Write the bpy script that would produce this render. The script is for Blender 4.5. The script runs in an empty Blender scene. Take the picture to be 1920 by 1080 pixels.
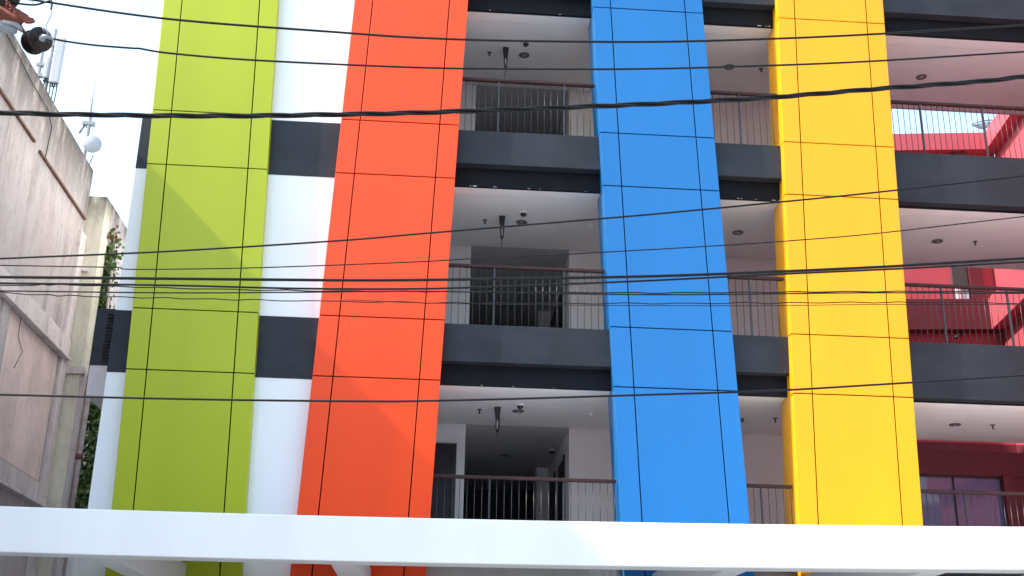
import bpy, math, random
from mathutils import Vector, Matrix

random.seed(7)
sc = bpy.context.scene
col = sc.collection

# ------------------------------------------------------------------ camera
FPX = 2197.2                      # focal length in pixels of the 1920 px wide photograph
YAW, PIT, ROL = 0.069486, 0.350855, 0.017803
CAM = Vector((0.0, 0.0, 1.6))
fw = Vector((math.sin(YAW) * math.cos(PIT), math.cos(YAW) * math.cos(PIT), math.sin(PIT)))
rt0 = Vector((math.cos(YAW), -math.sin(YAW), 0))
up0 = rt0.cross(fw)
rt = rt0 * math.cos(ROL) + up0 * math.sin(ROL)
up = up0 * math.cos(ROL) - rt0 * math.sin(ROL)
cd = bpy.data.cameras.new('camera')
cd.sensor_width = 36.0
cd.lens = 36.0 * FPX / 1920.0
cd.clip_start = 0.1
cd.clip_end = 3000
cam = bpy.data.objects.new('camera', cd)
cam.matrix_world = Matrix(((rt.x, up.x, -fw.x, CAM.x), (rt.y, up.y, -fw.y, CAM.y),
                           (rt.z, up.z, -fw.z, CAM.z), (0, 0, 0, 1)))
col.objects.link(cam)
sc.camera = cam

# ------------------------------------------------------------------ sky, sun, exposure
SUN = Vector((-1.0, -0.18, 1.0)).normalized()        # direction towards the sun
w = bpy.data.worlds.new('World')
sc.world = w
w.use_nodes = True
nt = w.node_tree
sky = nt.nodes.new('ShaderNodeTexSky')
sky.sky_type = 'NISHITA'
sky.sun_disc = False
sky.sun_elevation = math.asin(SUN.z)
sky.sun_rotation = math.atan2(SUN.x, SUN.y)
sky.air_density = 1.8
sky.dust_density = 2.6
sky.ozone_density = 2.2
bg = nt.nodes['Background']
bg.inputs['Strength'].default_value = 0.15
nt.links.new(sky.outputs['Color'], bg.inputs['Color'])
sl = bpy.data.lights.new('sun', 'SUN')
sl.energy = 2.0
sl.angle = math.radians(0.6)
sl.color = (1.0, 0.96, 0.9)
so = bpy.data.objects.new('sun', sl)
so.rotation_euler = SUN.to_track_quat('Z', 'Y').to_euler()
so.location = (-30, 0, 40)
col.objects.link(so)
vs = sc.view_settings
vs.view_transform = 'Standard'
vs.look = 'None'
vs.exposure = 1.68
vs.gamma = 1.0
vs.use_curve_mapping = False


def ray(u, v):
    return rt * ((u - 960) / FPX) + up * (-(v - 540) / FPX) + fw


def at(u, v, Y):
    """the point of the plane y = Y seen at photograph pixel (u, v)"""
    d = ray(u, v)
    return CAM + d * (Y / d.y)


def atx(u, v, X):
    d = ray(u, v)
    return CAM + d * (X / d.x)


# ------------------------------------------------------------------ materials
M = {}


def mat(name, color, rough=0.6, spec=0.5, var=0.0, vscale=3.0, bump=0.0, bscale=40.0, metal=0.0,
        stretch=(1, 1, 1), coat=0.0, tone=0.0):
    m = bpy.data.materials.new(name)
    m.use_nodes = True
    n, l = m.node_tree.nodes, m.node_tree.links
    b = n['Principled BSDF']
    b.inputs['Base Color'].default_value = (*color, 1)
    b.inputs['Roughness'].default_value = rough
    b.inputs['Specular IOR Level'].default_value = spec
    b.inputs['Metallic'].default_value = metal
    b.inputs['Coat Weight'].default_value = coat
    b.inputs['Coat Roughness'].default_value = 0.15
    geo = n.new('ShaderNodeNewGeometry')
    mp = n.new('ShaderNodeMapping')
    mp.inputs['Scale'].default_value = stretch
    l.new(geo.outputs['Position'], mp.inputs['Vector'])
    if var > 0:
        t = n.new('ShaderNodeTexNoise')
        t.inputs['Scale'].default_value = vscale
        t.inputs['Detail'].default_value = 5
        l.new(mp.outputs['Vector'], t.inputs['Vector'])
        r = n.new('ShaderNodeMapRange')
        r.inputs['From Min'].default_value = 0.3
        r.inputs['From Max'].default_value = 0.7
        r.inputs['To Min'].default_value = 1 - var
        r.inputs['To Max'].default_value = 1 + var
        l.new(t.outputs['Fac'], r.inputs['Value'])
        mx = n.new('ShaderNodeMix')
        mx.data_type = 'RGBA'
        mx.blend_type = 'MULTIPLY'
        mx.inputs['Factor'].default_value = 1
        mx.inputs['A'].default_value = (*color, 1)
        l.new(r.outputs['Result'], mx.inputs['B'])
        l.new(mx.outputs['Result'], b.inputs['Base Color'])
        if tone:
            oi = n.new('ShaderNodeObjectInfo')
            r3 = n.new('ShaderNodeMapRange')
            r3.inputs['To Min'].default_value = 1 - tone
            r3.inputs['To Max'].default_value = 1 + tone
            l.new(oi.outputs['Random'], r3.inputs['Value'])
            m3 = n.new('ShaderNodeMix')
            m3.data_type = 'RGBA'
            m3.blend_type = 'MULTIPLY'
            m3.inputs['Factor'].default_value = 1
            l.new(mx.outputs['Result'], m3.inputs['A'])
            l.new(r3.outputs['Result'], m3.inputs['B'])
            l.new(m3.outputs['Result'], b.inputs['Base Color'])
    if bump > 0:
        t2 = n.new('ShaderNodeTexNoise')
        t2.inputs['Scale'].default_value = bscale
        t2.inputs['Detail'].default_value = 3
        l.new(mp.outputs['Vector'], t2.inputs['Vector'])
        bp = n.new('ShaderNodeBump')
        bp.inputs['Strength'].default_value = bump
        bp.inputs['Distance'].default_value = 0.02
        l.new(t2.outputs['Fac'], bp.inputs['Height'])
        l.new(bp.outputs['Normal'], b.inputs['Normal'])
    M[name] = m
    return m


def plaster(name, base, stain, amount=0.5, topz=None, topfall=1.0, alt=None):
    """old painted plaster: blotches, vertical rain streaks, black mould hanging from the top edge"""
    m = bpy.data.materials.new(name)
    m.use_nodes = True
    n, l = m.node_tree.nodes, m.node_tree.links
    b = n['Principled BSDF']
    b.inputs['Roughness'].default_value = 0.9
    b.inputs['Specular IOR Level'].default_value = 0.2
    geo = n.new('ShaderNodeNewGeometry')

    def noise(scale, stretch, detail=6, rough=0.6):
        mp = n.new('ShaderNodeMapping')
        mp.inputs['Scale'].default_value = stretch
        l.new(geo.outputs['Position'], mp.inputs['Vector'])
        t = n.new('ShaderNodeTexNoise')
        t.inputs['Scale'].default_value = scale
        t.inputs['Detail'].default_value = detail
        t.inputs['Roughness'].default_value = rough
        l.new(mp.outputs['Vector'], t.inputs['Vector'])
        return t.outputs['Fac']

    def rng(v, a, c, lo=0.0, hi=1.0):
        r = n.new('ShaderNodeMapRange')
        r.inputs['From Min'].default_value = a
        r.inputs['From Max'].default_value = c
        r.inputs['To Min'].default_value = lo
        r.inputs['To Max'].default_value = hi
        l.new(v, r.inputs['Value'])
        return r.outputs['Result']

    def mix(f, A, B, blend='MIX'):
        x = n.new('ShaderNodeMix')
        x.data_type = 'RGBA'
        x.blend_type = blend
        l.new(f, x.inputs['Factor'])
        for k, v in (('A', A), ('B', B)):
            if isinstance(v, tuple):
                x.inputs[k].default_value = (*v, 1)
            else:
                l.new(v, x.inputs[k])
        return x.outputs['Result']

    def mul(a, c):
        x = n.new('ShaderNodeMath')
        x.operation = 'MULTIPLY'
        l.new(a, x.inputs[0])
        if isinstance(c, float):
            x.inputs[1].default_value = c
        else:
            l.new(c, x.inputs[1])
        return x.outputs[0]
    pale = alt or tuple(min(1, c * 1.25 + .05) for c in base)
    c1 = mix(rng(noise(0.9, (1, 1, 0.7)), 0.38, 0.66), base, pale)
    streak = mul(mul(rng(noise(2.4, (1, 1, 0.13), 8, 0.68), 0.50, 0.74), rng(noise(0.7, (1, 1, 1)), 0.35, 0.6, 0.25, 1.0)), float(amount))
    c2 = mix(streak, c1, stain)
    fine = mul(rng(noise(9, (1, 1, 0.55), 8, 0.7), 0.52, 0.75), float(amount * .5))
    c3 = mix(fine, c2, tuple(c * .8 for c in stain))
    if topz is not None:
        sep = n.new('ShaderNodeSeparateXYZ')
        l.new(geo.outputs['Position'], sep.inputs[0])
        h = rng(sep.outputs['Z'], topz - topfall, topz)
        hs = mul(h, rng(noise(2.6, (1, 1, 0.35), 9, 0.75), 0.30, 0.50))
        c3 = mix(mul(hs, 1.0), c3, (0.035, 0.034, 0.032))
    l.new(c3, b.inputs['Base Color'])
    bp = n.new('ShaderNodeBump')
    bp.inputs['Strength'].default_value = 0.35
    bp.inputs['Distance'].default_value = 0.03
    l.new(noise(9, (1, 1, 1), 8), bp.inputs['Height'])
    l.new(bp.outputs['Normal'], b.inputs['Normal'])
    M[name] = m
    return m


mat('green', (0.395, 0.45, 0.012), 0.32, 0.4, 0.035, 2.2, 0.05, 1.3, stretch=(1, 1, 0.18), tone=0.02)
mat('orange', (0.88, 0.066, 0.006), 0.32, 0.4, 0.035, 2.2, 0.05, 1.3, stretch=(1, 1, 0.18), tone=0.02)
mat('blue', (0.013, 0.155, 0.425), 0.32, 0.4, 0.035, 2.2, 0.05, 1.3, stretch=(1, 1, 0.18), tone=0.02)
mat('yellow', (0.92, 0.39, 0.005), 0.32, 0.4, 0.035, 2.2, 0.05, 1.3, stretch=(1, 1, 0.18), tone=0.02)
mat('shop_grey', (0.40, 0.40, 0.39), 0.9, 0.3, 0.15, 0.5)
mat('seam', (0.005, 0.005, 0.006), 0.9, 0.1)
mat('white', (0.85, 0.855, 0.845), 0.55, 0.4, 0.025, 1.2, 0.08, 60)
mat('canopy_white', (0.81, 0.82, 0.815), 0.5, 0.4, 0.035, 2.2, 0.06, 30, stretch=(1, 1, 0.25))
mat('charcoal', (0.025, 0.029, 0.037), 0.6, 0.25, 0.24, 1.5, 0.1, 50, stretch=(1, 1, 1.6))
mat('charcoal_shaded', (0.010, 0.011, 0.015), 0.8, 0.12, 0.15, 2.0, 0.1, 50)  # charcoal darkened to paint in the shade below the fascia
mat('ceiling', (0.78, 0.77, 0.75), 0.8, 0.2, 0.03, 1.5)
mat('shaded_ceiling', (0.52, 0.51, 0.50), 0.8, 0.2, 0.03, 1.5)  # ceiling colour darkened to paint in the corridor's shade
mat('balcony_wall', (0.80, 0.79, 0.785), 0.8, 0.25, 0.03, 1.5, 0.05, 60)
mat('floor_tile', (0.46, 0.45, 0.44), 0.6, 0.4, 0.08, 4)
mat('handrail', (0.040, 0.016, 0.015), 0.45, 0.25, 0.2, 8)
mat('baluster', (0.035, 0.035, 0.040), 0.35, 0.5)
mat('steel', (0.45, 0.45, 0.46), 0.3, 0.5, metal=1.0)
mat('door', (0.020, 0.021, 0.028), 0.45, 0.4, 0.2, 6)
mat('fixture_grey', (0.12, 0.12, 0.12), 0.4, 0.5)
mat('fixture_white', (0.75, 0.75, 0.74), 0.4, 0.5)
mat('black', (0.012, 0.012, 0.013), 0.35, 0.5)
mat('wire', (0.007, 0.007, 0.007), 0.45, 0.3)
mat('chip', (0.75, 0.73, 0.70), 0.8, 0.2)
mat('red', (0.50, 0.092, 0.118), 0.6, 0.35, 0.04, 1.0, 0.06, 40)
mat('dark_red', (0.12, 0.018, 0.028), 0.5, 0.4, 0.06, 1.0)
mat('grey_panel', (0.06, 0.065, 0.068), 0.5, 0.4)
mat('frame_white', (0.78, 0.78, 0.80), 0.45, 0.4)
mat('curtain', (0.45, 0.48, 0.55), 0.8, 0.2, 0.25, 14, stretch=(1, 1, 0.05))
mat('glass_dark', (0.15, 0.14, 0.27), 0.03, 0.5)
mat('brown_trim', (0.16, 0.08, 0.06), 0.8, 0.3, 0.4, 8)
mat('pipe', (0.42, 0.34, 0.33), 0.6, 0.3, 0.2, 6)
mat('antenna', (0.40, 0.42, 0.46), 0.4, 0.4)
mat('galvanised', (0.26, 0.28, 0.31), 0.45, 0.5, 0.15, 20)
mat('porcelain', (0.016, 0.006, 0.006), 0.25, 0.35)
mat('rust', (0.22, 0.06, 0.04), 0.75, 0.3, 0.4, 25, 0.3, 120)
mat('leaf', (0.06, 0.115, 0.02), 0.5, 0.4, 0.45, 7)
mat('leaf_dry', (0.16, 0.07, 0.03), 0.7, 0.3, 0.4, 9)
mat('stem', (0.06, 0.045, 0.03), 0.9, 0.2)
mat('road_concrete', (0.33, 0.33, 0.325), 0.9, 0.3, 0.15, 2.0, 0.3, 80)
mat('concrete', (0.42, 0.42, 0.41), 0.85, 0.3, 0.1, 1.5, 0.2, 30)
mat('paint_line', (0.75, 0.75, 0.72), 0.7, 0.3)
plaster('old_pink', (0.50, 0.415, 0.40), (0.11, 0.09, 0.088), 0.8, 12.05, 1.7, (0.55, 0.50, 0.485))
plaster('old_panel', (0.68, 0.52, 0.48), (0.26, 0.185, 0.17), 0.5)
plaster('old_ledge', (0.60, 0.52, 0.50), (0.10, 0.085, 0.085), 0.75)
plaster('old_cream', (0.56, 0.52, 0.41), (0.22, 0.19, 0.15), 0.6, 11.35, 0.6)
plaster('old_grey', (0.50, 0.45, 0.44), (0.20, 0.18, 0.17), 0.6, 11.35, 0.8)
gm = bpy.data.materials.new('clear_glass')
gm.use_nodes = True
_n, _l = gm.node_tree.nodes, gm.node_tree.links
_n.remove(_n['Principled BSDF'])
_t = _n.new('ShaderNodeBsdfTransparent')
_t.inputs['Color'].default_value = (0.62, 0.60, 0.66, 1)
_g = _n.new('ShaderNodeBsdfGlossy')
_g.inputs['Roughness'].default_value = 0.02
_m = _n.new('ShaderNodeMixShader')
_f = _n.new('ShaderNodeFresnel')
_f.inputs['IOR'].default_value = 1.5
_l.new(_f.outputs['Fac'], _m.inputs['Fac'])
_l.new(_t.outputs[0], _m.inputs[1])
_l.new(_g.outputs[0], _m.inputs[2])
_l.new(_m.outputs[0], _n['Material Output'].inputs['Surface'])
M['clear_glass'] = gm


# ------------------------------------------------------------------ mesh helpers
class MB:
    def __init__(self):
        self.v, self.f, self.s = [], [], []

    def add(self, vs, fs, smooth=False):
        o = len(self.v)
        self.v += [tuple(p) for p in vs]
        self.f += [tuple(i + o for i in f) for f in fs]
        self.s += [smooth] * len(fs)
        return self

    def hexa(self, b, t):
        """b, t: four corners of the bottom and the top, both counter-clockwise seen from above"""
        return self.add(list(b) + list(t), [(3, 2, 1, 0), (4, 5, 6, 7), (0, 1, 5, 4), (1, 2, 6, 5), (2, 3, 7, 6), (3, 0, 4, 7)])

    def box(self, x0, x1, y0, y1, z0, z1):
        return self.hexa([(x0, y0, z0), (x1, y0, z0), (x1, y1, z0), (x0, y1, z0)],
                         [(x0, y0, z1), (x1, y0, z1), (x1, y1, z1), (x0, y1, z1)])

    def slant(self, xa0, xb0, xa1, xb1, y0, y1, z0, z1):
        """box whose left and right sides run from xa0/xb0 at z0 to xa1/xb1 at z1"""
        return self.hexa([(xa0, y0, z0), (xb0, y0, z0), (xb0, y1, z0), (xa0, y1, z0)],
                         [(xa1, y0, z1), (xb1, y0, z1), (xb1, y1, z1), (xa1, y1, z1)])

    def obox(self, o, a, b, ua, ub, z0, z1):
        """box in a rotated plan frame: origin o, axes a and b, extents ua and ub"""
        P = lambda s, t, z: (o[0] + a[0] * s + b[0] * t, o[1] + a[1] * s + b[1] * t, z)
        return self.hexa([P(ua[0], ub[0], z0), P(ua[1], ub[0], z0), P(ua[1], ub[1], z0), P(ua[0], ub[1], z0)],
                         [P(ua[0], ub[0], z1), P(ua[1], ub[0], z1), P(ua[1], ub[1], z1), P(ua[0], ub[1], z1)])

    def tube(self, pts, r, n=8, caps=True):
        pts = [Vector(p) for p in pts]
        vs, fs = [], []
        prev = None
        for i, p in enumerate(pts):
            d = (pts[min(i + 1, len(pts) - 1)] - pts[max(i - 1, 0)]).normalized()
            if prev is None:
                h = Vector((0, 0, 1)) if abs(d.z) < .9 else Vector((1, 0, 0))
                x = d.cross(h).normalized()
            else:
                x = (prev - d * prev.dot(d)).normalized()
            prev = x
            y = d.cross(x)
            rr = r[i] if isinstance(r, (list, tuple)) else r
            for k in range(n):
                a = 2 * math.pi * k / n
                vs.append(p + x * math.cos(a) * rr + y * math.sin(a) * rr)
        for i in range(len(pts) - 1):
            for k in range(n):
                k2 = (k + 1) % n
                fs.append((i * n + k, i * n + k2, (i + 1) * n + k2, (i + 1) * n + k))
        if caps:
            fs.append(tuple(range(n - 1, -1, -1)))
            fs.append(tuple((len(pts) - 1) * n + k for k in range(n)))
        return self.add(vs, fs, True)

    def lathe(self, o, axis, prof, n=20):
        """prof: (distance along axis, radius) pairs"""
        o, d = Vector(o), Vector(axis).normalized()
        h = Vector((0, 0, 1)) if abs(d.z) < .9 else Vector((1, 0, 0))
        x = d.cross(h).normalized()
        y = d.cross(x)
        vs, fs = [], []
        for t, r in prof:
            for k in range(n):
                a = 2 * math.pi * k / n
                vs.append(o + d * t + (x * math.cos(a) + y * math.sin(a)) * max(r, 1e-4))
        for i in range(len(prof) - 1):
            for k in range(n):
                k2 = (k + 1) % n
                fs.append((i * n + k, i * n + k2, (i + 1) * n + k2, (i + 1) * n + k))
        fs.append(tuple(range(n - 1, -1, -1)))
        fs.append(tuple((len(prof) - 1) * n + k for k in range(n)))
        return self.add(vs, fs, True)

    def build(self, name, m, parent=None, bevel=0.0):
        xs, ys, zs = zip(*self.v)
        c = Vector(((min(xs) + max(xs)) / 2, (min(ys) + max(ys)) / 2, min(zs)))
        me = bpy.data.meshes.new(name)
        me.from_pydata([Vector(p) - c for p in self.v], [], self.f)
        me.polygons.foreach_set('use_smooth', self.s)
        me.materials.append(M[m])
        me.update()
        o = bpy.data.objects.new(name, me)
        col.objects.link(o)
        o['_w'] = c
        put(o, c, parent)
        if bevel:
            md = o.modifiers.new('bevel', 'BEVEL')
            md.width = bevel
            md.segments = 2
            md.limit_method = 'ANGLE'
        return o


WL = {}


def put(o, c, parent=None):
    if '_w' in o:
        del o['_w']
    WL[o.name] = Vector(c)
    if parent is not None:
        o.parent = parent
        o.location = Vector(c) - WL[parent.name]
    else:
        o.location = c
    return o


def empty(name, loc):
    o = bpy.data.objects.new(name, None)
    o.empty_display_size = 0.3
    col.objects.link(o)
    WL[o.name] = Vector(loc)
    o.location = loc
    return o


def tag(o, label=None, cat=None, group=None, kind=None):
    for k, v in (('label', label), ('category', cat), ('group', group), ('kind', kind)):
        if v:
            o[k] = v
    return o


def copy_at(src, name, c, parent):
    o = bpy.data.objects.new(name, src.data)
    col.objects.link(o)
    return put(o, c, parent)


# ------------------------------------------------------------------ ground and street
tag(MB().box(-400, 400, -400, 400, -0.3, 0.0).build('ground', 'concrete'), kind='structure')
tag(MB().box(-60, 60, -4.0, 8.6, 0.004, 0.012).build('road', 'road_concrete'), kind='structure')
tag(MB().box(-60, 60, 8.6, 12.5, 0.004, 0.13).build('pavement', 'concrete'), kind='structure')
tag(MB().box(-60, 60, -7.5, -4.0, 0.004, 0.13).build('pavement', 'concrete'), kind='structure')

# the other side of the street, behind the camera (unseen, added for the panels to reflect)
opp = empty('shophouse', (0, -19, 0))
tag(opp, 'unseen grey block across the street, added for panel reflections', 'building')
MB().box(-45, 6, -26, -13, 0, 13.5).build('wall', 'shop_grey', opp)
MB().box(6.01, 45, -26, -13.2, 0, 11.0).build('wall', 'shop_grey', opp)
MB().box(-45, 6, -13.0, -12.7, 12.9, 13.6).build('cornice', 'concrete', opp)
wm = None
for r in range(4):
    for k in range(26):
        x = -43 + k * 3.3
        if r == 3 and x > 4:
            continue
        z = 1.0 + r * 3.0
        if wm is None:
            wm = MB().box(x, x + 1.6, -13.0, -12.95, z, z + 1.5).build('window', 'glass_dark', opp)
        else:
            copy_at(wm, 'window', (x + .8, -12.975, z), opp)

# ------------------------------------------------------------------ the striped hotel
D = 16.273                      # front plane of the coloured stripes
STOREY = 3.2
FLOORS = [3.83, 7.03, 10.23, 13.43, 16.63]
hotel = empty('hotel_building', (2.0, D, 0))
tag(hotel, 'white and charcoal hotel with four leaning stripes in green, orange, blue and yellow', 'building')
STRIPES = [('green', -4.418, -4.133, -2.919, -2.630, -0.0305, 'lime green panelled stripe, leaning left'),
           ('orange', -1.565, -1.275, -0.045, 0.253, 0.0330, 'orange panelled stripe, leaning right'),
           ('blue', 2.483, 2.775, 4.009, 4.302, -0.0404, 'blue panelled stripe, leaning left'),
           ('yellow', 5.391, 5.676, 6.894, 7.191, 0.0270, 'yellow panelled stripe, leaning right')]
ROWS = [0.14, 2.92, 3.83, 6.118, 7.03, 9.318, 10.231, 12.518, 13.43, 15.72, 16.75]
G = 0.0085
for cname, xa, xb, xc, xd, s, lab in STRIPES:
    X = lambda x, z: x + s * (z - 10)
    st = MB()
    z0, z1 = ROWS[0], ROWS[-1]
    st.slant(X(xa, z0) + .012, X(xd, z0) - .012, X(xa, z1) + .012, X(xd, z1) - .012, D + .022, D + .146, z0, z1)
    st = st.build('stripe', 'seam', hotel)
    st['label'] = lab
    if cname != 'green':
        MB().slant(X(xa, z0) + .010, X(xd, z0) - .010, X(xa, z1) + .010, X(xd, z1) - .010, D + .160, D + .655, z0, z1).build('column', cname, st)
    for k in range(len(ROWS) - 1):
        za, zb = ROWS[k] + G, ROWS[k + 1] - G
        for q, (l, r) in enumerate(((xa, xb), (xb, xc), (xc, xd))):
            ga = 0 if q == 0 else G
            gb = 0 if q == 2 else G
            dep = .05 if q == 1 else .148
            j = random.uniform(-.0015, .0015)
            MB().slant(X(l, za) + ga, X(r, za) - gb, X(l, zb) + ga, X(r, zb) - gb, D + j, D + dep, za, zb).build('panel', cname, st, bevel=0.004)

# closed white bay on the left with its charcoal bands
MB().box(-4.598, -1.0, D + .15, D + .36, 0, 16.6).build('wall', 'white', hotel)
MB().box(-4.595, -1.0, D + .37, 25.0, 0, 16.6).build('wall', 'white', hotel)
for F in FLOORS[1:]:
    MB().box(-4.601, -1.0, D + .144, D + .1499, F - .928, F + .002).build('charcoal_band', 'charcoal', hotel)

BAYS = [('between the orange and blue stripes', -0.6, 3.2), ('between the blue and yellow stripes', 3.4, 6.2),
        ('right of the yellow stripe', 6.3, 13.5)]
for li, F in enumerate(FLOORS):
    for bi, (bn, x0, x1) in enumerate(BAYS):
        low = F - .575 if (bi < 2 or li == 3) else F - .872
        if li == 0:
            low = F - .25
        MB().box(x0, x1, D + .150, D + .318, low, F).build('fascia_beam', 'charcoal', hotel, bevel=0.006)
        if li > 0:
            MB().box(x0, x1, D + .320, D + .385, F - .882, F - .02).build('lower_beam', 'charcoal_shaded', hotel)
            if bi < 2:
                mb = MB()
                for _ in range(9 if li == 2 else 3):
                    cx = random.uniform(x0 + .8, x1 - .5)
                    L = random.uniform(.015, .09)
                    h = random.uniform(.004, .013)
                    mb.add([(cx, D + .3185, F - .882), (cx + L, D + .3185, F - .882), (cx + L * .8, D + .3185, F - .882 + h * .7), (cx + L * .35, D + .3185, F - .882 + h)], [(0, 1, 2, 3)])
                mb.build('chipped_paint', 'chip', hotel)['kind'] = 'stuff'
    # slab, ceiling boards and floor of the whole gallery
    MB().box(-.9, 13.5, D + .386, 19.25, F - .80, F - .03).build('floor_slab', 'floor_tile', hotel)
    if li > 0:
        MB().box(-.9, 13.5, D + .386, 16.922, F - .880, F - .802).build('ceiling_board', 'ceiling', hotel)
        MB().box(-.9, 13.5, 16.938, 19.06, F - .878, F - .802).build('ceiling_board', 'ceiling', hotel)
        MB().box(.602, 2.328, 19.062, 24.9, F - .876, F - .802).build('ceiling_board', 'shaded_ceiling', hotel)
    if 0 <= li < 4:
        MB().box(.602, 2.328, 19.252, 24.9, F - .78, F - .03).build('floor_slab', 'floor_tile', hotel)

# back walls of the galleries, corridor, doors
MB().box(2.33, 8.2, 19.10, 19.4, 0, 16.6).build('wall', 'balcony_wall', hotel)
MB().box(-0.995, .60, 19.10, 25.0, 0, 16.6).build('wall', 'balcony_wall', hotel)
MB().box(2.33, 2.5, 19.402, 25.0, 0, 16.6).build('wall', 'balcony_wall', hotel)
MB().box(.3, 2.8, 24.92, 25.1, 0, 16.6).build('wall', 'door', hotel)  # end wall in dark door colour, standing in for the corridor's darkness
for li in range(4):
    F = FLOORS[li]
    MB().box(2.10, 2.329, 22.4, 22.8, F - .02, F + 2.31).build('pier', 'balcony_wall', hotel)
    for ya in (19.75, 21.2):
        dd = MB().box(2.312, 2.329, ya, ya + .85, F - .02, F + 1.95).build('door', 'door', hotel)
        MB().box(2.30, 2.328, ya - .06, ya - .002, F - .02, F + 2.0).build('door_frame', 'black', dd)
    if li:
        continue
    d = MB().box(-.25, .40, 19.072, 19.098, F, F + 1.93)
    d = d.build('door', 'door', hotel)
    fr = MB()
    fr.box(.40, .46, 19.04, 19.099, F, F + 1.95)
    fr.box(-.31, -.25, 19.04, 19.099, F, F + 1.95)
    fr.box(-.31, .46, 19.041, 19.099, F + 1.93, F + 1.985)
    fr.build('door_frame', 'black', d)
    mb = MB()
    for a, b in ((-.18, .05), (.10, .33)):
        for c, e in ((.12, .85), (1.0, 1.8)):
            mb.box(a, b, 19.064, 19.0725, F + c, F + e)
    mb.build('door_panel', 'door', d)

# ground floor wall under the canopy
MB().box(-.99, 13.5, D + .37, D + .6, 0, 3.0).build('wall', 'white', hotel)

# railings
bal = MB().tube([(0, 0, 0), (0, 0, .93)], .0052, 6).build('baluster', 'baluster', hotel)
post = MB().box(-.012, .012, -.02, .02, 0, .93).build('post', 'baluster', hotel)
bal_mesh, post_mesh = bal.data, post.data
proto_used = [False, False]
YR = D + .225


def stripe_edge(i, side, z):
    c = STRIPES[i]
    return (c[1] if side == 0 else c[4]) + c[5] * (z - 10)


RAIL = [(0, 1, 2, .105, [0.62 if 0 else 1.30]), (1, 2, 3, .108, [4.785]), (2, 3, None, .0955, [7.80, 8.85, 9.90, 10.95, 12.0])]
for li in range(4):
    F = FLOORS[li]
    for bi, a, b, sp, posts in RAIL:
        xl = stripe_edge(a, 1, F + .5) - .03
        xr = stripe_edge(b, 0, F + .5) + .0 if b is not None else 13.4
        xl0 = stripe_edge(a, 1, F + .95)
        xr0 = stripe_edge(b, 0, F + .95) - .01 if b is not None else 13.4
        hr = MB().box(xl0 - .05, xr0, YR - .035, YR + .035, F + .925, F + .972).build('railing', 'handrail', hotel, bevel=0.01)
        if bi == 0:
            posts = [.88, .88 + 10 * sp]
        x = xl + .05
        start = posts[0] - math.floor((posts[0] - x) / sp) * sp
        x = start
        while x < xr - .02:
            isp = any(abs(x - q) < sp * .45 for q in posts)
            src, me = ('post', post_mesh) if isp else ('baluster', bal_mesh)
            k = 1 if isp else 0
            if not proto_used[k]:
                o = post if isp else bal
                proto_used[k] = True
            else:
                o = bpy.data.objects.new(src, me)
                col.objects.link(o)
            put(o, (x, YR, F - .005), hr)
            x += sp

# glazed wall of the lowest gallery at the right
F = FLOORS[0]
gw = MB()
gw.box(8.201, 13.4, 19.10, 19.28, 5.57, 5.985)
gw.box(9.70, 9.86, 19.02, 19.28, 3.80, 5.569)
gw.box(9.861, 13.4, 19.12, 19.28, 3.80, 5.569)
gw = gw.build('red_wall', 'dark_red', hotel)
for k, (a, b) in enumerate(((8.205, 8.868), (8.885, 9.698))):
    gp = MB().box(a, b, 19.16, 19.175, 3.82, 5.552).build('window', 'glass_dark', hotel)
    f_ = MB()
    f_.box(a, b, 19.13, 19.159, 5.535, 5.568)
    f_.box(b, b + .017, 19.125, 19.18, 3.82, 5.568)
    f_.build('frame', 'black', gp)
MB().box(8.205, 13.4, 19.18, 19.19, 5.987, 6.145).build('window', 'clear_glass', hotel)
MB().box(9.55, 9.78, 19.11, 19.118, 5.86, 5.95).build('sensor', 'black', gw)

# canopy
def ctop(x):
    return 3.4805 + 0.00595 * x + 0.00132 * x * x


can = MB()
N = 24
vs_, fs_ = [], []
for i in range(N + 1):
    x = -6.95 + (14.0 + 6.95) * i / N
    t = ctop(max(-5.0, x))
    for yy, zz in ((12.0, t - .447), (12.3, t - .447), (12.3, t), (12.0, t)):
        vs_.append((x, yy, zz))
for i in range(N):
    for k in range(4):
        k2 = (k + 1) % 4
        fs_.append((i * 4 + k, (i + 1) * 4 + k, (i + 1) * 4 + k2, i * 4 + k2))
fs_ += [(0, 1, 2, 3), (N * 4 + 3, N * 4 + 2, N * 4 + 1, N * 4)]
can.add(vs_, fs_)
can = can.build('canopy', 'canopy_white', hotel, bevel=0.012)
for xa, xb in ((-3.40, -3.16), (-.95, -.71), (3.13, 3.38), (5.25, 5.5), (8.2, 8.45)):
    zb = 3.04 + .012 * max(0, xa)
    MB().box(xa, xb, 12.302, D - .02, zb, zb + .40).build('cross_beam', 'canopy_white', can)
MB().hexa([(-6.9, 12.31, 3.27), (14, 12.31, 3.27), (14, D - .03, 3.60), (-6.9, D - .03, 3.60)],
          [(-6.9, 12.31, 3.37), (14, 12.31, 3.37), (14, D - .03, 3.70), (-6.9, D - .03, 3.70)]).build('canopy_slab', 'canopy_white', can)  # unseen slab, sloped to keep sunlight out from under the canopy

# louvred service box on the alley side
vb = MB().box(-5.03, -4.61, 17.0, 18.4, 6.36, 7.24).build('service_box', 'charcoal', hotel)
for k in range(15):
    z = 6.42 + k * .052
    MB().hexa([(-4.86, 16.955, z), (-4.66, 16.955, z), (-4.66, 16.998, z + .022), (-4.86, 16.998, z + .022)],
              [(-4.86, 16.955, z + .008), (-4.66, 16.955, z + .008), (-4.66, 16.998, z + .03), (-4.86, 16.998, z + .03)]).build('slat', 'black', vb)
MB().box(-5.02, -4.612, 17.01, 18.4, 5.90, 6.358).build('service_box', 'old_grey', hotel)

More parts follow.
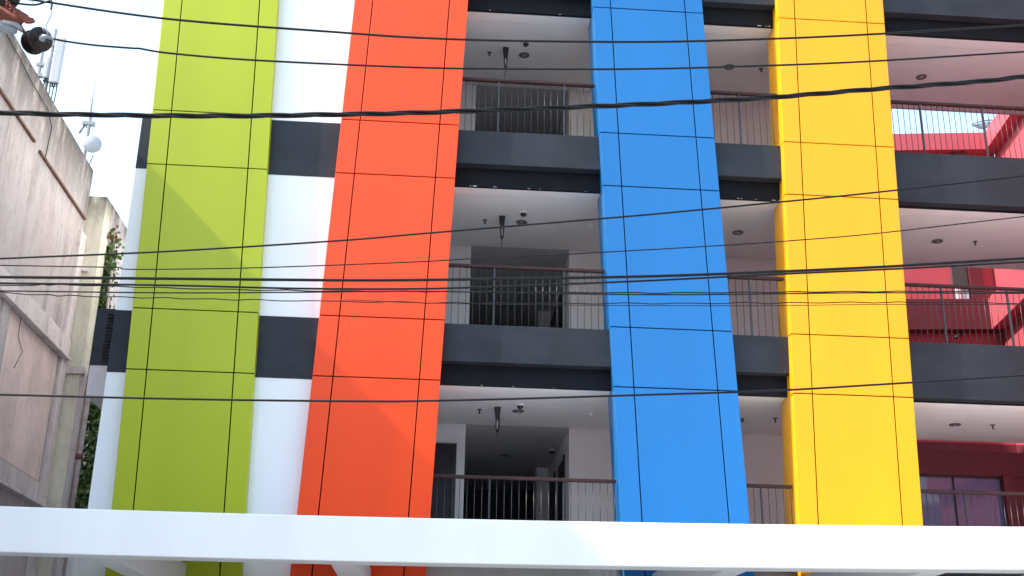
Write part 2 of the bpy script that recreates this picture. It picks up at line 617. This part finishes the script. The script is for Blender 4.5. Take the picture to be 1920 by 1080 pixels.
# ------------------------------------------------------------------ fittings under the gallery ceilings
LV = ['lowest', 'middle', 'top']
BN = ['between orange and blue stripes', 'between blue and yellow stripes', 'right of the yellow stripe']


def downlight(x, y, z, label):
    t = empty('ceiling_light', (x, y, z))
    MB().lathe((x, y, z), (0, 0, -1), [(0, .094), (.006, .096), (.014, .090), (.014, .062), (.002, .058)], 24).build('ring', 'fixture_grey', t)
    MB().lathe((x, y, z - .0045), (0, 0, -1), [(0, .056), (.002, .05), (.006, .03), (.022, .026), (.026, .012)], 20).build('lamp', 'steel', t)
    tag(t, label, 'light', 'round gallery ceiling lights')


def sprinkler(x, y, z, label):
    t = empty('sprinkler', (x, y, z))
    MB().lathe((x, y, z), (0, 0, -1), [(0, .042), (.006, .042), (.012, .030), (.014, .014)], 16).build('escutcheon', 'fixture_grey', t)
    MB().lathe((x, y, z - .014), (0, 0, -1), [(0, .012), (.03, .010), (.032, .016), (.044, .016), (.046, .010), (.06, .008)], 12).build('pendant', 'black', t)
    tag(t, label, 'sprinkler', 'ceiling sprinklers')


def dome_camera(x, y, z, label):
    t = empty('security_camera', (x, y, z))
    MB().lathe((x, y, z), (0, 0, -1), [(0, .062), (.028, .062), (.034, .056)], 24).build('housing', 'fixture_white', t)
    MB().lathe((x, y, z - .034), (0, 0, -1), [(0, .052), (.02, .049), (.038, .036), (.05, .015), (.052, .002)], 20).build('dome', 'black', t)
    MB().lathe((x, y - .03, z - .052), (0, -.6, -.8), [(0, .014), (.02, .012)], 12).build('lens', 'fixture_grey', t)
    tag(t, label, 'camera', 'dome cameras')


def smoke(x, y, z, label):
    t = empty('smoke_detector', (x, y, z))
    MB().lathe((x, y, z), (0, 0, -1), [(0, .06), (.02, .06), (.024, .05)], 20).build('base', 'fixture_white', t)
    MB().lathe((x, y, z - .024), (0, 0, -1), [(0, .044), (.016, .04), (.024, .022)], 20).build('head', 'ceiling', t)
    tag(t, label, 'detector', 'smoke detectors')


def hanger(x, y, z, label):
    t = empty('hanging_cable', (x, y, z))
    mb = MB()
    mb.hexa([(x - .035, y - .03, z - .20), (x + .03, y - .03, z - .20), (x + .03, y + .03, z - .20), (x - .035, y + .03, z - .20)],
            [(x - .055, y - .05, z), (x + .045, y - .05, z), (x + .045, y + .05, z), (x - .055, y + .05, z)])
    mb.build('sleeve', 'black', t)
    mb = MB()
    for dx in (-.024, .018):
        mb.tube([(x + dx, y - .02, z - .19), (x + dx * 1.15, y - .03, z - .26), (x + dx * .9, y - .02, z - .34), (x + dx * .2, y, z - .385)], .012, 6)
    mb.tube([(x - .02, y, z - .36), (x + .005, y, z - .40), (x + .02, y, z - .35)], .013, 6)
    mb.build('cable_loop', 'black', t)
    MB().tube([(x, y, z - .19), (x - .004, y - .01, z - .28), (x - .008, y, z - .37)], .010, 6).build('tie', 'fixture_white', t)
    MB().tube([(x, y, z - .37), (x - .004, y, z - .47), (x - .018, y, z - .60)], [.011, .007, .003], 6).build('cable_tail', 'black', t)
    tag(t, label, 'cable', 'bundled cables hanging from the ceilings')


for li, dy in enumerate((.12, 0, 0)):
    z = FLOORS[li + 1] - .878
    n = LV[li]
    sprinkler(.775, 17.9 + dy, z, f'small sprinkler beside the hanging cable, {n} gallery {BN[0]}')
    hanger(1.055, 17.74 + dy, z, f'black bundled cable hanging from the {n} gallery ceiling')
    downlight(1.388, 17.92 + dy, z, f'round ceiling light beside the hanging cable, {n} gallery {BN[0]}')
    dome_camera(1.384, 17.50 + dy * .8, z, f'dark dome camera on the {n} gallery ceiling')
    if li < 2:
        smoke(2.56, 17.95 + dy, z, f'pale smoke detector near the blue stripe, {n} gallery ceiling')
    downlight(8.45 + .06 * li, 17.92, z, f'round ceiling light {BN[2]}, {n} gallery')
    if li < 2:
        sprinkler(9.05 + .1 * li, 17.87, z, f'small sprinkler {BN[2]}, {n} gallery')
    if li > 0:
        downlight(5.06, 17.94, z, f'round ceiling light {BN[1]}, {n} gallery')
    if li != 1:
        sprinkler(5.50 + .07 * li, 17.94, z, f'small sprinkler {BN[1]}, {n} gallery')
downlight(1.42, 21.4, FLOORS[1] - .878, 'faint round light deep in the lowest gallery corridor')
dome_camera(2.22, 20.78, FLOORS[1] - .878, 'small dome camera inside the lowest gallery corridor by the wall corner')
tag(MB().box(4.935, 5.01, 18.0, 18.06, FLOORS[1] - .93, FLOORS[1] - .879).build('sprinkler_stub', 'fixture_grey'),
    'stub fitting at the blue stripe edge, lowest narrow gallery ceiling', 'fitting')

# ------------------------------------------------------------------ old pink building on the left
old = empty('old_building', (-8, 14, 0))
tag(old, 'weathered pale pink plaster building with mould streaks beside the green stripe', 'building')
XO = -7.0
MB().hexa([(-12, 9.3, 0), (XO, 9.3, 0), (XO, 22.06, 0), (-12, 22.06, 0)], [(-12, 9.3, 11.95), (XO, 9.3, 11.95), (XO, 22.06, 11.84), (-12, 22.06, 11.84)]).build('wall', 'old_pink', old)
MB().box(-12, XO - .25, 9.3, 19.6, 11.80, 12.20).build('parapet', 'old_grey', old)
MB().box(XO - .001, XO + .045, 15.5, 18.64, 10.735, 10.775).build('ledge', 'brown_trim', old)
MB().box(XO - .001, XO + .045, 18.95, 21.92, 10.70, 10.745).build('ledge', 'brown_trim', old)
for za, zb in ((7.87, 8.22), (5.06, 5.39)):
    MB().box(XO - .002, XO + .10, 14.5, 22.0, za, zb).build('lintel', 'old_ledge', old, bevel=0.01)
    MB().box(XO - .002, XO + .145, 14.6, 21.98, za - .05, za - .002).build('ledge', 'old_ledge', old)
MB().box(XO - .004, XO + .012, 14.5, 18.45, 5.45, 7.80).build('panel', 'old_panel', old)
MB().box(XO - .004, XO + .012, 18.85, 21.6, 5.45, 7.80).build('panel', 'old_panel', old)
MB().box(XO - .002, XO + .05, 18.47, 18.83, 5.40, 7.81).build('pilaster', 'old_pink', old)
MB().box(XO - .002, XO + .07, 21.72, 22.058, 0, 10.4).build('pilaster', 'old_ledge', old, bevel=0.01)
MB().box(-12, -6.65, 22.502, 34, 10.42, 11.30).build('wall', 'old_grey', old)
MB().box(-7.05, -6.652, 22.07, 22.5, 7.72, 11.29).build('pilaster', 'old_cream', old, bevel=0.01)
MB().box(-7.05, -6.60, 22.06, 22.52, 7.60, 7.72).build('ledge', 'old_ledge', old)
MB().box(-7.05, -6.68, 22.11, 22.5, 0, 7.60).build('pilaster', 'old_cream', old, bevel=0.01)
MB().box(-6.68, -6.60, 22.14, 22.5, 0, 7.598).build('pilaster', 'old_pink', old)
MB().box(-12, -6.66, 22.95, 34, 0, 10.418).build('wall', 'old_grey', old)
MB().box(-7.6, -6.9, 22.502, 22.95, 0, 10.41).build('wall', 'old_ledge', old)
MB().box(-6.96, -6.80, 22.0, 22.12, 9.66, 9.74).build('bracket', 'old_ledge', old)
# rain pipe
pp = [at(163, 695, 22.35), at(160, 738, 22.35), at(157, 748, 22.35), at(148, 905, 22.35), at(144, 990, 22.35)]
px_ = sum(p.x for p in pp) / len(pp)
dp = MB().tube([(px_, 22.35, p.z) for p in pp], .055, 12).build('rain_pipe', 'pipe', old)
for z in (7.22, 6.0):
    MB().lathe((px_, 22.35, z), (0, 0, 1), [(0, .057), (.005, .072), (.11, .072), (.115, .057)], 14).build('collar', 'brown_trim', dp)
MB().tube([(px_ + .03, 22.35, 7.4), (px_ + .10, 22.5, 8.6), (px_ + .04, 22.6, 9.9)], .03, 8).build('rain_pipe', 'pipe', old)
# loose cables on the wall
tag(MB().tube([(XO + .03, atx(*q, XO + .03).y, atx(*q, XO + .03).z) for q in ((12, 64), (35, 105), (62, 158), (90, 205), (97, 240), (84, 300))], .009, 6).build('wall_cable', 'wire'),
    'thin dark cable running down the upper pink wall', 'cable')
tag(MB().tube([(XO + .03, atx(*q, XO + .03).y, atx(*q, XO + .03).z) for q in ((44, 555), (40, 590), (34, 630), (42, 660), (26, 690))], .005, 6).build('wall_cable', 'wire'),
    'thin loose cable hanging over the lower pink wall panel', 'cable')


# vines
def vine(label, pts, n, rad, leafsize, seed, dry=0.0):
    r = random.Random(seed)
    t = empty('climbing_vine', pts[-1])
    stem = MB()
    stem.tube(pts, .018, 6)
    stem.build('stem', 'stem', t)
    for mname, frac in (('leaf', 1 - dry), ('leaf_dry', dry)):
        cnt = int(n * frac)
        if not cnt:
            continue
        mb = MB()
        for _ in range(cnt):
            k = r.random() * (len(pts) - 1)
            if mname == 'leaf_dry':
                k = r.random() * .35
            i = min(int(k), len(pts) - 2)
            p = Vector(pts[i]).lerp(Vector(pts[i + 1]), k - i)
            rr = rad[i] + (rad[i + 1] - rad[i]) * (k - i)
            clump = .7 + .3 * math.sin(k * 9 + seed)
            p = p + Vector((r.gauss(0, .45) * rr * clump, r.gauss(0, .5) * rr, r.gauss(0, .10)))
            s = leafsize * r.uniform(.55, 1.25)
            nrm = Vector((r.gauss(.25, .6), r.gauss(-.8, .5), r.gauss(.35, .5))).normalized()
            a = nrm.cross(Vector((r.gauss(0, .5), r.gauss(0, .5), 1))).normalized()
            b = nrm.cross(a)
            if b.z > 0:
                b = -b
            f = nrm * (s * .12)
            mb.add([p - b * s * .45, p + a * s * .42 - b * s * .12 + f, p + a * s * .28 + b * s * .30 + f, p + b * s * .62,
                    p - a * s * .28 + b * s * .30 + f, p - a * s * .42 - b * s * .12 + f],
                   [(0, 1, 2, 3), (0, 3, 4, 5)])
        mb.build('leaves', mname, t)['kind'] = 'stuff'
    tag(t, label, 'vine')


def vp(*uvs, Y=22.75):
    return [tuple(at(u, v, Y)) for u, v in uvs]


vine('leafy vine hanging down the upper alley wall beside the white corner', vp((207, 440), (202, 470), (207, 500), (200, 530), (196, 545)),
     620, [.24, .30, .28, .20, .06], .095, 3, .14)
vine('long dark green vine climbing between the cream pilaster and the louvred box', vp((200, 560), (186, 590), (182, 620), (178, 650), (170, 690)),
     700, [.12, .22, .26, .24, .2], .09, 5)
vine('thick green vine behind the rain pipe at the bottom of the alley', vp((185, 745), (180, 790), (176, 840), (168, 890), (155, 950), (150, 985)),
     1500, [.14, .26, .28, .30, .30, .3], .10, 9)

# ------------------------------------------------------------------ antennas on the old roof
AY = 26.0


def antenna(label, um, v0, v1, up_, vp0, vp1, wpx):
    a, b = at(um[0], v0, AY), at(um[1], v1, AY)
    t = empty('panel_antenna', (a.x, AY, 11.3))
    MB().tube([(a.x, AY, 11.2), (a.x, AY, a.z)], .05, 10).build('mast', 'galvanised', t)
    c, d = at(up_[0], vp0, AY), at(up_[1], vp1, AY)
    x = a.x + .22
    wd = wpx * 30.5 / FPX / 2
    mb = MB()
    mb.add(*rbox(x - wd, x + wd, AY - .16, AY - .03, d.z, c.z))
    mb.build('panel', 'antenna', t, bevel=.03)
    mb = MB()
    for k in range(4):
        xx = x - wd + .04 + k * (wd * 2 - .08) / 3
        mb.tube([(xx, AY - .1, d.z), (xx, AY - .1, d.z - .10)], .022, 8)
    mb.build('connector', 'black', t)
    mb = MB()
    for k in range(3):
        xx = x - wd + .05 + k * .08
        mb.tube([(xx, AY - .1, d.z - .08), (xx - .02, AY - .08, d.z - .6), (a.x + .04, AY - .06, d.z - 1.6), (a.x + .06, AY, 11.5)], .014, 6)
    mb.build('feeder_cable', 'wire', t)
    for z in (d.z + .12, c.z - .15):
        MB().box(a.x - .07, x - wd * .3, AY - .06, AY + .07, z - .04, z + .04).build('clamp', 'galvanised', t)
    tag(t, label, 'antenna', 'antennas on the old roof')


def rbox(x0, x1, y0, y1, z0, z1):
    return ([(x0, y0, z0), (x1, y0, z0), (x1, y1, z0), (x0, y1, z0), (x0, y0, z1), (x1, y0, z1), (x1, y1, z1), (x0, y1, z1)],
            [(3, 2, 1, 0), (4, 5, 6, 7), (0, 1, 5, 4), (1, 2, 6, 5), (2, 3, 7, 6), (3, 0, 4, 7)])


antenna('tall white panel antenna on a steel mast above the pink wall', (104, 91), 55, 160, (118, 105), 76, 160, 17)
antenna('lower grey panel antenna mostly hidden behind the pink roof edge', (80, 74), 92, 150, (84, 78), 112, 150, 8)
MY = 30.0
m0 = at(170, 210, MY)
t = empty('dish_mast', (m0.x, MY, 11.2))
MB().tube([(m0.x, MY, 11.2), (m0.x, MY, m0.z)], .065, 10).build('mast', 'galvanised', t)
mt = at(177, 150, MY)
MB().tube([(m0.x, MY, m0.z), (m0.x, MY, mt.z)], [.025, .008], 8).build('whip', 'galvanised', t)
MB().box(m0.x - .16, m0.x + .16, MY - .08, MY + .08, m0.z - .42, m0.z - .32).build('clamp', 'galvanised', t)
MB().tube([(m0.x - .1, MY, m0.z - .4), (m0.x - .2, MY - .05, m0.z - .7)], .03, 8).build('arm', 'fixture_grey', t)
md = at(174, 275, MY)
ds = MB().lathe((md.x, MY - .05, md.z), (.25, -1, -.1), [(0, .10), (.05, .20), (.12, .25), (.14, .255), (.15, .25)], 28).build('dish', 'antenna', t)
MB().tube([(m0.x, MY, md.z - .05), (md.x, MY, md.z - .05)], .035, 8).build('arm', 'galvanised', t)
MB().tube([(md.x + .05, MY, md.z - .25), (md.x - .1, MY, md.z - .9), (m0.x, MY, md.z - 1.4)], .015, 6).build('feeder_cable', 'fixture_grey', t)
tag(t, 'thin steel mast with small white dish and whip antenna behind the roof edge', 'antenna', 'antennas on the old roof')

# ------------------------------------------------------------------ red building behind the right-hand galleries
red = empty('red_building', (11.9, 24, 0))
tag(red, 'coral red building seen through the galleries right of the yellow stripe', 'building')
ang = math.radians(8.05)
A = (math.cos(ang), -math.sin(ang))
B = (math.sin(ang), math.cos(ang))
O = (11.9, 23.0)
MB().obox(O, A, B, (-9, .66), (.28, .6), 0, 14.24).build('wall', 'red', red)
MB().obox(O, A, B, (.665, .9), (-9, .27), 12.602, 14.24).build('wall', 'red', red)
MB().obox(O, A, B, (.28, .6), (-9, .27), 0, 12.6).build('wall', 'red', red)
for za, zb in ((13.84, 14.26), (9.56, 10.25), (6.2, 6.6)):
    MB().obox(O, A, B, (-9, .278 if za < 13 else .66), (0, .278), za, zb).build('ledge', 'dark_red' if za < 13 else 'red', red)  # darker red on the lower back ledges stands in for their shade
    sh = .40 if za > 13 else 0.004
    MB().obox(O, A, B, (sh, sh + .2745), (-9, -.002), za, zb).build('ledge', 'red', red)
for za, zb in ((10.25, 12.6), (7.4, 9.2)):
    wn = MB().obox(O, A, B, (-.62, -.30), (.22, .279), za, zb).build('window', 'grey_panel', red)
    MB().obox(O, A, B, (-.60, -.50), (.18, .218), za + .02, za + (.35 if za > 10 else 1.7)).build('frame', 'frame_white', wn)
    MB().obox(O, A, B, (-.50, -.32), (.20, .218), za + .02, za + (.30 if za > 10 else 1.7)).build('pane', 'curtain', wn)
    MB().obox(O, A, B, (-.50, -.32), (.18, .218), za + (.30 if za > 10 else 1.66), za + (.35 if za > 10 else 1.72)).build('frame', 'frame_white', wn)
MB().obox(O, A, B, (-.28, .0), (.10, .279), 10.25, 13.83).build('pier', 'dark_red', red)  # pier-shaped dark red box standing in for shadow on this wall
lb = MB().tube([Vector((11.1, 23.05, 9.35)), Vector((11.35, 23.2, 9.52))], .035, 6).build('lamp_bracket', 'black', red)
# mesh dish on the red roof
t = empty('mesh_dish', (12.6, 25.0, 14.3))
mb = MB()
dc = at(1845, 241, 25.0)
axd = Vector((-.15, -.25, .95)).normalized()
hx = axd.cross(Vector((0, 0, 1))).normalized()
hy = axd.cross(hx)


def dpt(r, a):
    return dc + hx * (r * math.cos(a)) + hy * (r * math.sin(a)) + axd * (r * r * 2.2)


for rr in (.06, .10, .14, .18, .22, .26):
    mb.tube([dpt(rr, 2 * math.pi * k / 28) for k in range(29)], .006 if rr < .25 else .014, 5, False)
for k in range(24):
    mb.tube([dpt(q * .26 / 5, 2 * math.pi * k / 24) for q in range(6)], .006, 5, False)
mb.build('mesh_reflector', 'fixture_grey', t)
MB().tube([dc, dc + Vector((.1, .1, -.5)), (12.6, 25.0, 14.25)], .03, 8).build('stand', 'galvanised', t)
tag(t, 'round wire mesh satellite dish on the red roof against white sky', 'dish')


# ------------------------------------------------------------------ overhead lines and pole hardware
def smooth(pts, per=8):
    """Catmull-Rom through the points"""
    P = [Vector(p) for p in pts]
    P = [P[0] * 2 - P[1]] + P + [P[-1] * 2 - P[-2]]
    out = []
    for i in range(1, len(P) - 2):
        for k in range(per):
            t_ = k / per
            p0, p1, p2, p3 = P[i - 1:i + 3]
            out.append(.5 * ((2 * p1) + (p2 - p0) * t_ + (2 * p0 - 5 * p1 + 4 * p2 - p3) * t_ ** 2 + (3 * p1 - p0 - 3 * p2 + p3) * t_ ** 3))
    out.append(P[-2])
    return out


def line(name, label, uv, Y, wpx, ext=True, wob=0.0):
    uv = list(uv)
    if ext:
        a, b = uv[-2], uv[-1]
        uv.append((b[0] + 700, b[1] + (b[1] - a[1]) / (b[0] - a[0]) * 700))
        if uv[0][0] <= 0:
            a, b = uv[1], uv[0]
            uv.insert(0, (b[0] - 500, b[1] - (a[1] - b[1]) / (a[0] - b[0]) * 500))
    pts = smooth([at(u, v, Y) for u, v in uv], 10)
    if wob:
        pts = [p + Vector((0, math.sin(i * 1.9) * wob * .5, math.sin(i * 1.3 + 1) * wob * random.uniform(.4, 1))) for i, p in enumerate(pts)]
    r = .92 * wpx * (Y * 1.06) / FPX / 2
    o = MB().tube(pts, r, 8).build(name, 'wire')
    return tag(o, label, 'cable', 'overhead lines')


line('power_line', 'topmost overhead wire crossing all four stripes near the top edge', [(0, -12), (70, 1), (320, 36), (640, 61), (780, 70.5), (960, 76.5), (1220, 78.5), (1440, 73), (1640, 64), (1920, 47)], 7.5, 5.2)
line('power_line', 'overhead wire leaving the brown insulator, second from the top', [(100, 73), (127, 78), (180, 85), (250, 90.5), (262, 91), (320, 100), (480, 113), (780, 126.5), (1000, 129.5), (1220, 129), (1440, 123), (1640, 114.5), (1920, 97)], 7.5, 4.6)
line('power_line', 'steep single wire rising rightward above the bundled middle wires', [(0, 485), (320, 471), (640, 451), (780, 439), (960, 424), (1220, 402), (1440, 381), (1640, 361), (1920, 330)], 7.0, 4.2)
line('power_line', 'thin slack wire just above the bundled middle wires', [(0, 497.5), (200, 501), (225, 502), (255, 505), (480, 502), (780, 491), (900, 484), (1000, 480), (1220, 468), (1340, 461), (1420, 456), (1500, 450), (1640, 438), (1920, 406)], 7.05, 2.6)
line('thick_cable', 'thickest straight cable of the middle bundle', [(0, 519.5), (320, 522.5), (640, 525.5), (780, 525), (960, 522.5), (1220, 518), (1440, 510), (1640, 501), (1780, 493), (1920, 484.5)], 7.1, 6.4)
line('thick_cable', 'second thick cable below the thickest one in the middle bundle', [(0, 531), (320, 535), (560, 541), (780, 541.5), (960, 536.5), (1220, 526), (1440, 515), (1640, 506), (1780, 499), (1920, 491)], 7.2, 4.6)
line('service_wire', 'middle bundle wire passing between the thick cables and the lowest pair', [(0, 535.5), (120, 534), (320, 540), (560, 545), (780, 546.5), (960, 547.5), (1220, 549), (1440, 548), (1640, 546.5), (1920, 547)], 7.3, 2.6, wob=.004)
line('service_wire', 'straight lower wire of the middle bundle', [(0, 545.5), (320, 549), (560, 548), (780, 546), (960, 549), (1220, 552.5), (1440, 551), (1640, 549), (1920, 550)], 7.35, 3.0)
line('service_wire', 'wavy wire lowest in the middle bundle', [(0, 549), (140, 555), (320, 559), (500, 563), (780, 567), (960, 568.5), (1220, 569), (1440, 568), (1640, 567), (1920, 568)], 7.4, 2.2, wob=.006)
line('service_wire', 'thin wire just under the wavy lowest bundle wire, right half', [(640, 562), (780, 567.5), (960, 571), (1220, 573), (1440, 573), (1640, 571), (1920, 571)], 7.45, 1.6)
line('power_line', 'lowest overhead wire just above the white canopy', [(0, 740), (240, 746), (480, 750.5), (700, 752.5), (780, 752), (960, 748), (1220, 740), (1440, 733), (1640, 721.5), (1920, 704)], 7.0, 4.4)
# twisted bundle
uv = [(-500, 190), (0, 211), (200, 215.5), (320, 217), (480, 217), (640, 214.5), (780, 211.5), (960, 205), (1220, 195), (1440, 183), (1640, 167), (1780, 157), (1920, 144), (2620, 66)]
cl = smooth([at(u, v, 7.2) for u, v in uv], 40)
t = empty('twisted_cable', cl[len(cl) // 2])
for k in range(3):
    pts, s = [], 0.0
    for i, p in enumerate(cl):
        if i:
            s += (p - cl[i - 1]).length
        a = s * 2 * math.pi / .95 + k * 2 * math.pi / 3
        pts.append(p + Vector((0, math.cos(a), math.sin(a))) * .0112)
    MB().tube(pts, .0088, 8).build('strand', 'wire', t)
tag(t, 'thick twisted three-strand cable crossing the upper part of the picture', 'cable', 'overhead lines')

# crossarm, insulators
PY = 7.5


def disc_insulator(name, label, c, axis, group):
    c, axis = Vector(c), Vector(axis).normalized()
    t = empty(name, c)
    for k, off in enumerate((-.125, .0)):
        MB().lathe(c + axis * off, axis, [(-.03, .02), (-.028, .045), (-.02, .05), (-.012, .065), (0, .088), (.008, .090), (.012, .086), (.006, .078), (.014, .072), (.006, .062), (.014, .056), (.006, .046), (.016, .04), (.01, .03), (.03, .022)], 32).build('disc', 'porcelain', t)
    MB().lathe(c + axis * .02, axis, [(0, .02), (.02, .024), (.03, .02), (.034, .012), (.06, .010)], 14).build('cap', 'galvanised', t)
    MB().tube([c - axis * .13, c - axis * .22], .014, 8).build('pin', 'galvanised', t)
    tag(t, label, 'insulator', group)
    return t


wc = at(100, 73, PY)
c1 = at(75, 74, PY)
ax_ = Vector((.66, -.72, -.2))
ins = disc_insulator('disc_insulator', 'pair of dark brown disc insulators gripping the second wire', c1, ax_, 'insulators on the pole')
cl_ = MB()
cl_.tube([at(80, 68, PY - .05), at(90, 69, PY - .06), at(101, 73.5, PY)], [.016, .014, .008], 8)
for u, v in ((83, 58), (88, 60), (90, 64)):
    cl_.tube([at(u, v, PY - .06), at(u - 2, v - 7, PY - .06)], .008, 6)
cl_.build('clamp', 'galvanised', ins)
disc_insulator('disc_insulator', 'single dark insulator cut off by the top left corner', at(13, -6, PY), (.3, -.6, -.3), 'insulators on the pole')
tag(MB().tube(smooth([at(25, 5, PY), at(45, 8, PY), at(66, 9, PY), at(82, 5, PY), at(95, 1, PY - .02), at(97, 8, PY - .02), at(96, 18, PY - .02)], 6), .0075, 8).build('jumper_wire', 'wire'),
    'short dark jumper wire curving from the corner insulator', 'cable')
tag(MB().tube(smooth([at(96, 18, PY - .02), at(95, 30, PY - .03), at(89, 42, PY - .04), at(84, 55, PY - .05)], 6), .005, 6).build('jumper_wire', 'galvanised'),
    'pale tail wire dropping onto the brown insulator clamp', 'cable')
ca = empty('crossarm', at(0, 40, PY))
a0, a1 = at(-120, -60, PY + .05), at(46, 38, PY + .02)
dv = (a1 - a0).normalized()
nv = Vector((0, 1, 0)).cross(dv).normalized()
for name_, off, th, dep in (('web', 0, .045, .012), ('flange', .045, .010, .11)):
    mb = MB()
    q = [a0 + nv * (off + th), a1 + nv * (off + th), a1 + nv * (off - th), a0 + nv * (off - th)]
    mb.hexa([p + Vector((0, -dep, 0)) for p in q], [p + Vector((0, dep, 0)) for p in q])
    mb.build(name_, 'rust', ca)
for u, v in ((17, 12), (24, 22), (31, 33)):
    p = at(u, v, PY - .05)
    MB().lathe(p, (0, -1, .2), [(0, .016), (.03, .016), (.032, .008), (.06, .008)], 6).build('bolt', 'rust', ca)
mb = MB()
hk = [at(30, 22, PY), at(38, 19, PY), at(45, 28, PY), at(54, 33, PY), at(64, 36, PY), at(66, 40, PY), at(58, 43, PY), at(48, 43, PY), at(40, 38, PY)]
n_ = len(hk)
mb.add([p + Vector((0, -.012, 0)) for p in hk] + [p + Vector((0, .012, 0)) for p in hk],
       [tuple(range(n_ - 1, -1, -1)), tuple(range(n_, 2 * n_))] + [(i, (i + 1) % n_, n_ + (i + 1) % n_, n_ + i) for i in range(n_)])
mb.build('lug_plate', 'rust', ca)
tag(ca, 'rusty red steel crossarm at the top left corner', 'crossarm')
bk = empty('pole_bracket', at(0, 56, PY))
MB().tube([at(-160, 44, PY), at(5, 52, PY), at(30, 58, PY)], [.05, .04, .024], 8).build('arm', 'galvanised', bk)
MB().tube([at(5, 42, PY - .02), at(28, 45, PY - .02), at(42, 55, PY - .02)], [.02, .022, .014], 8).build('strap', 'galvanised', bk)
tag(bk, 'pale galvanised bracket holding the brown insulators at the left edge', 'bracket')
po = at(-190, 60, PY)
pole = MB().tube([(po.x, PY + .1, 0), (po.x, PY + .1, 8.5)], [.17, .12], 16).build('utility_pole', 'concrete')
tag(pole, 'concrete utility pole just outside the left edge', 'pole')
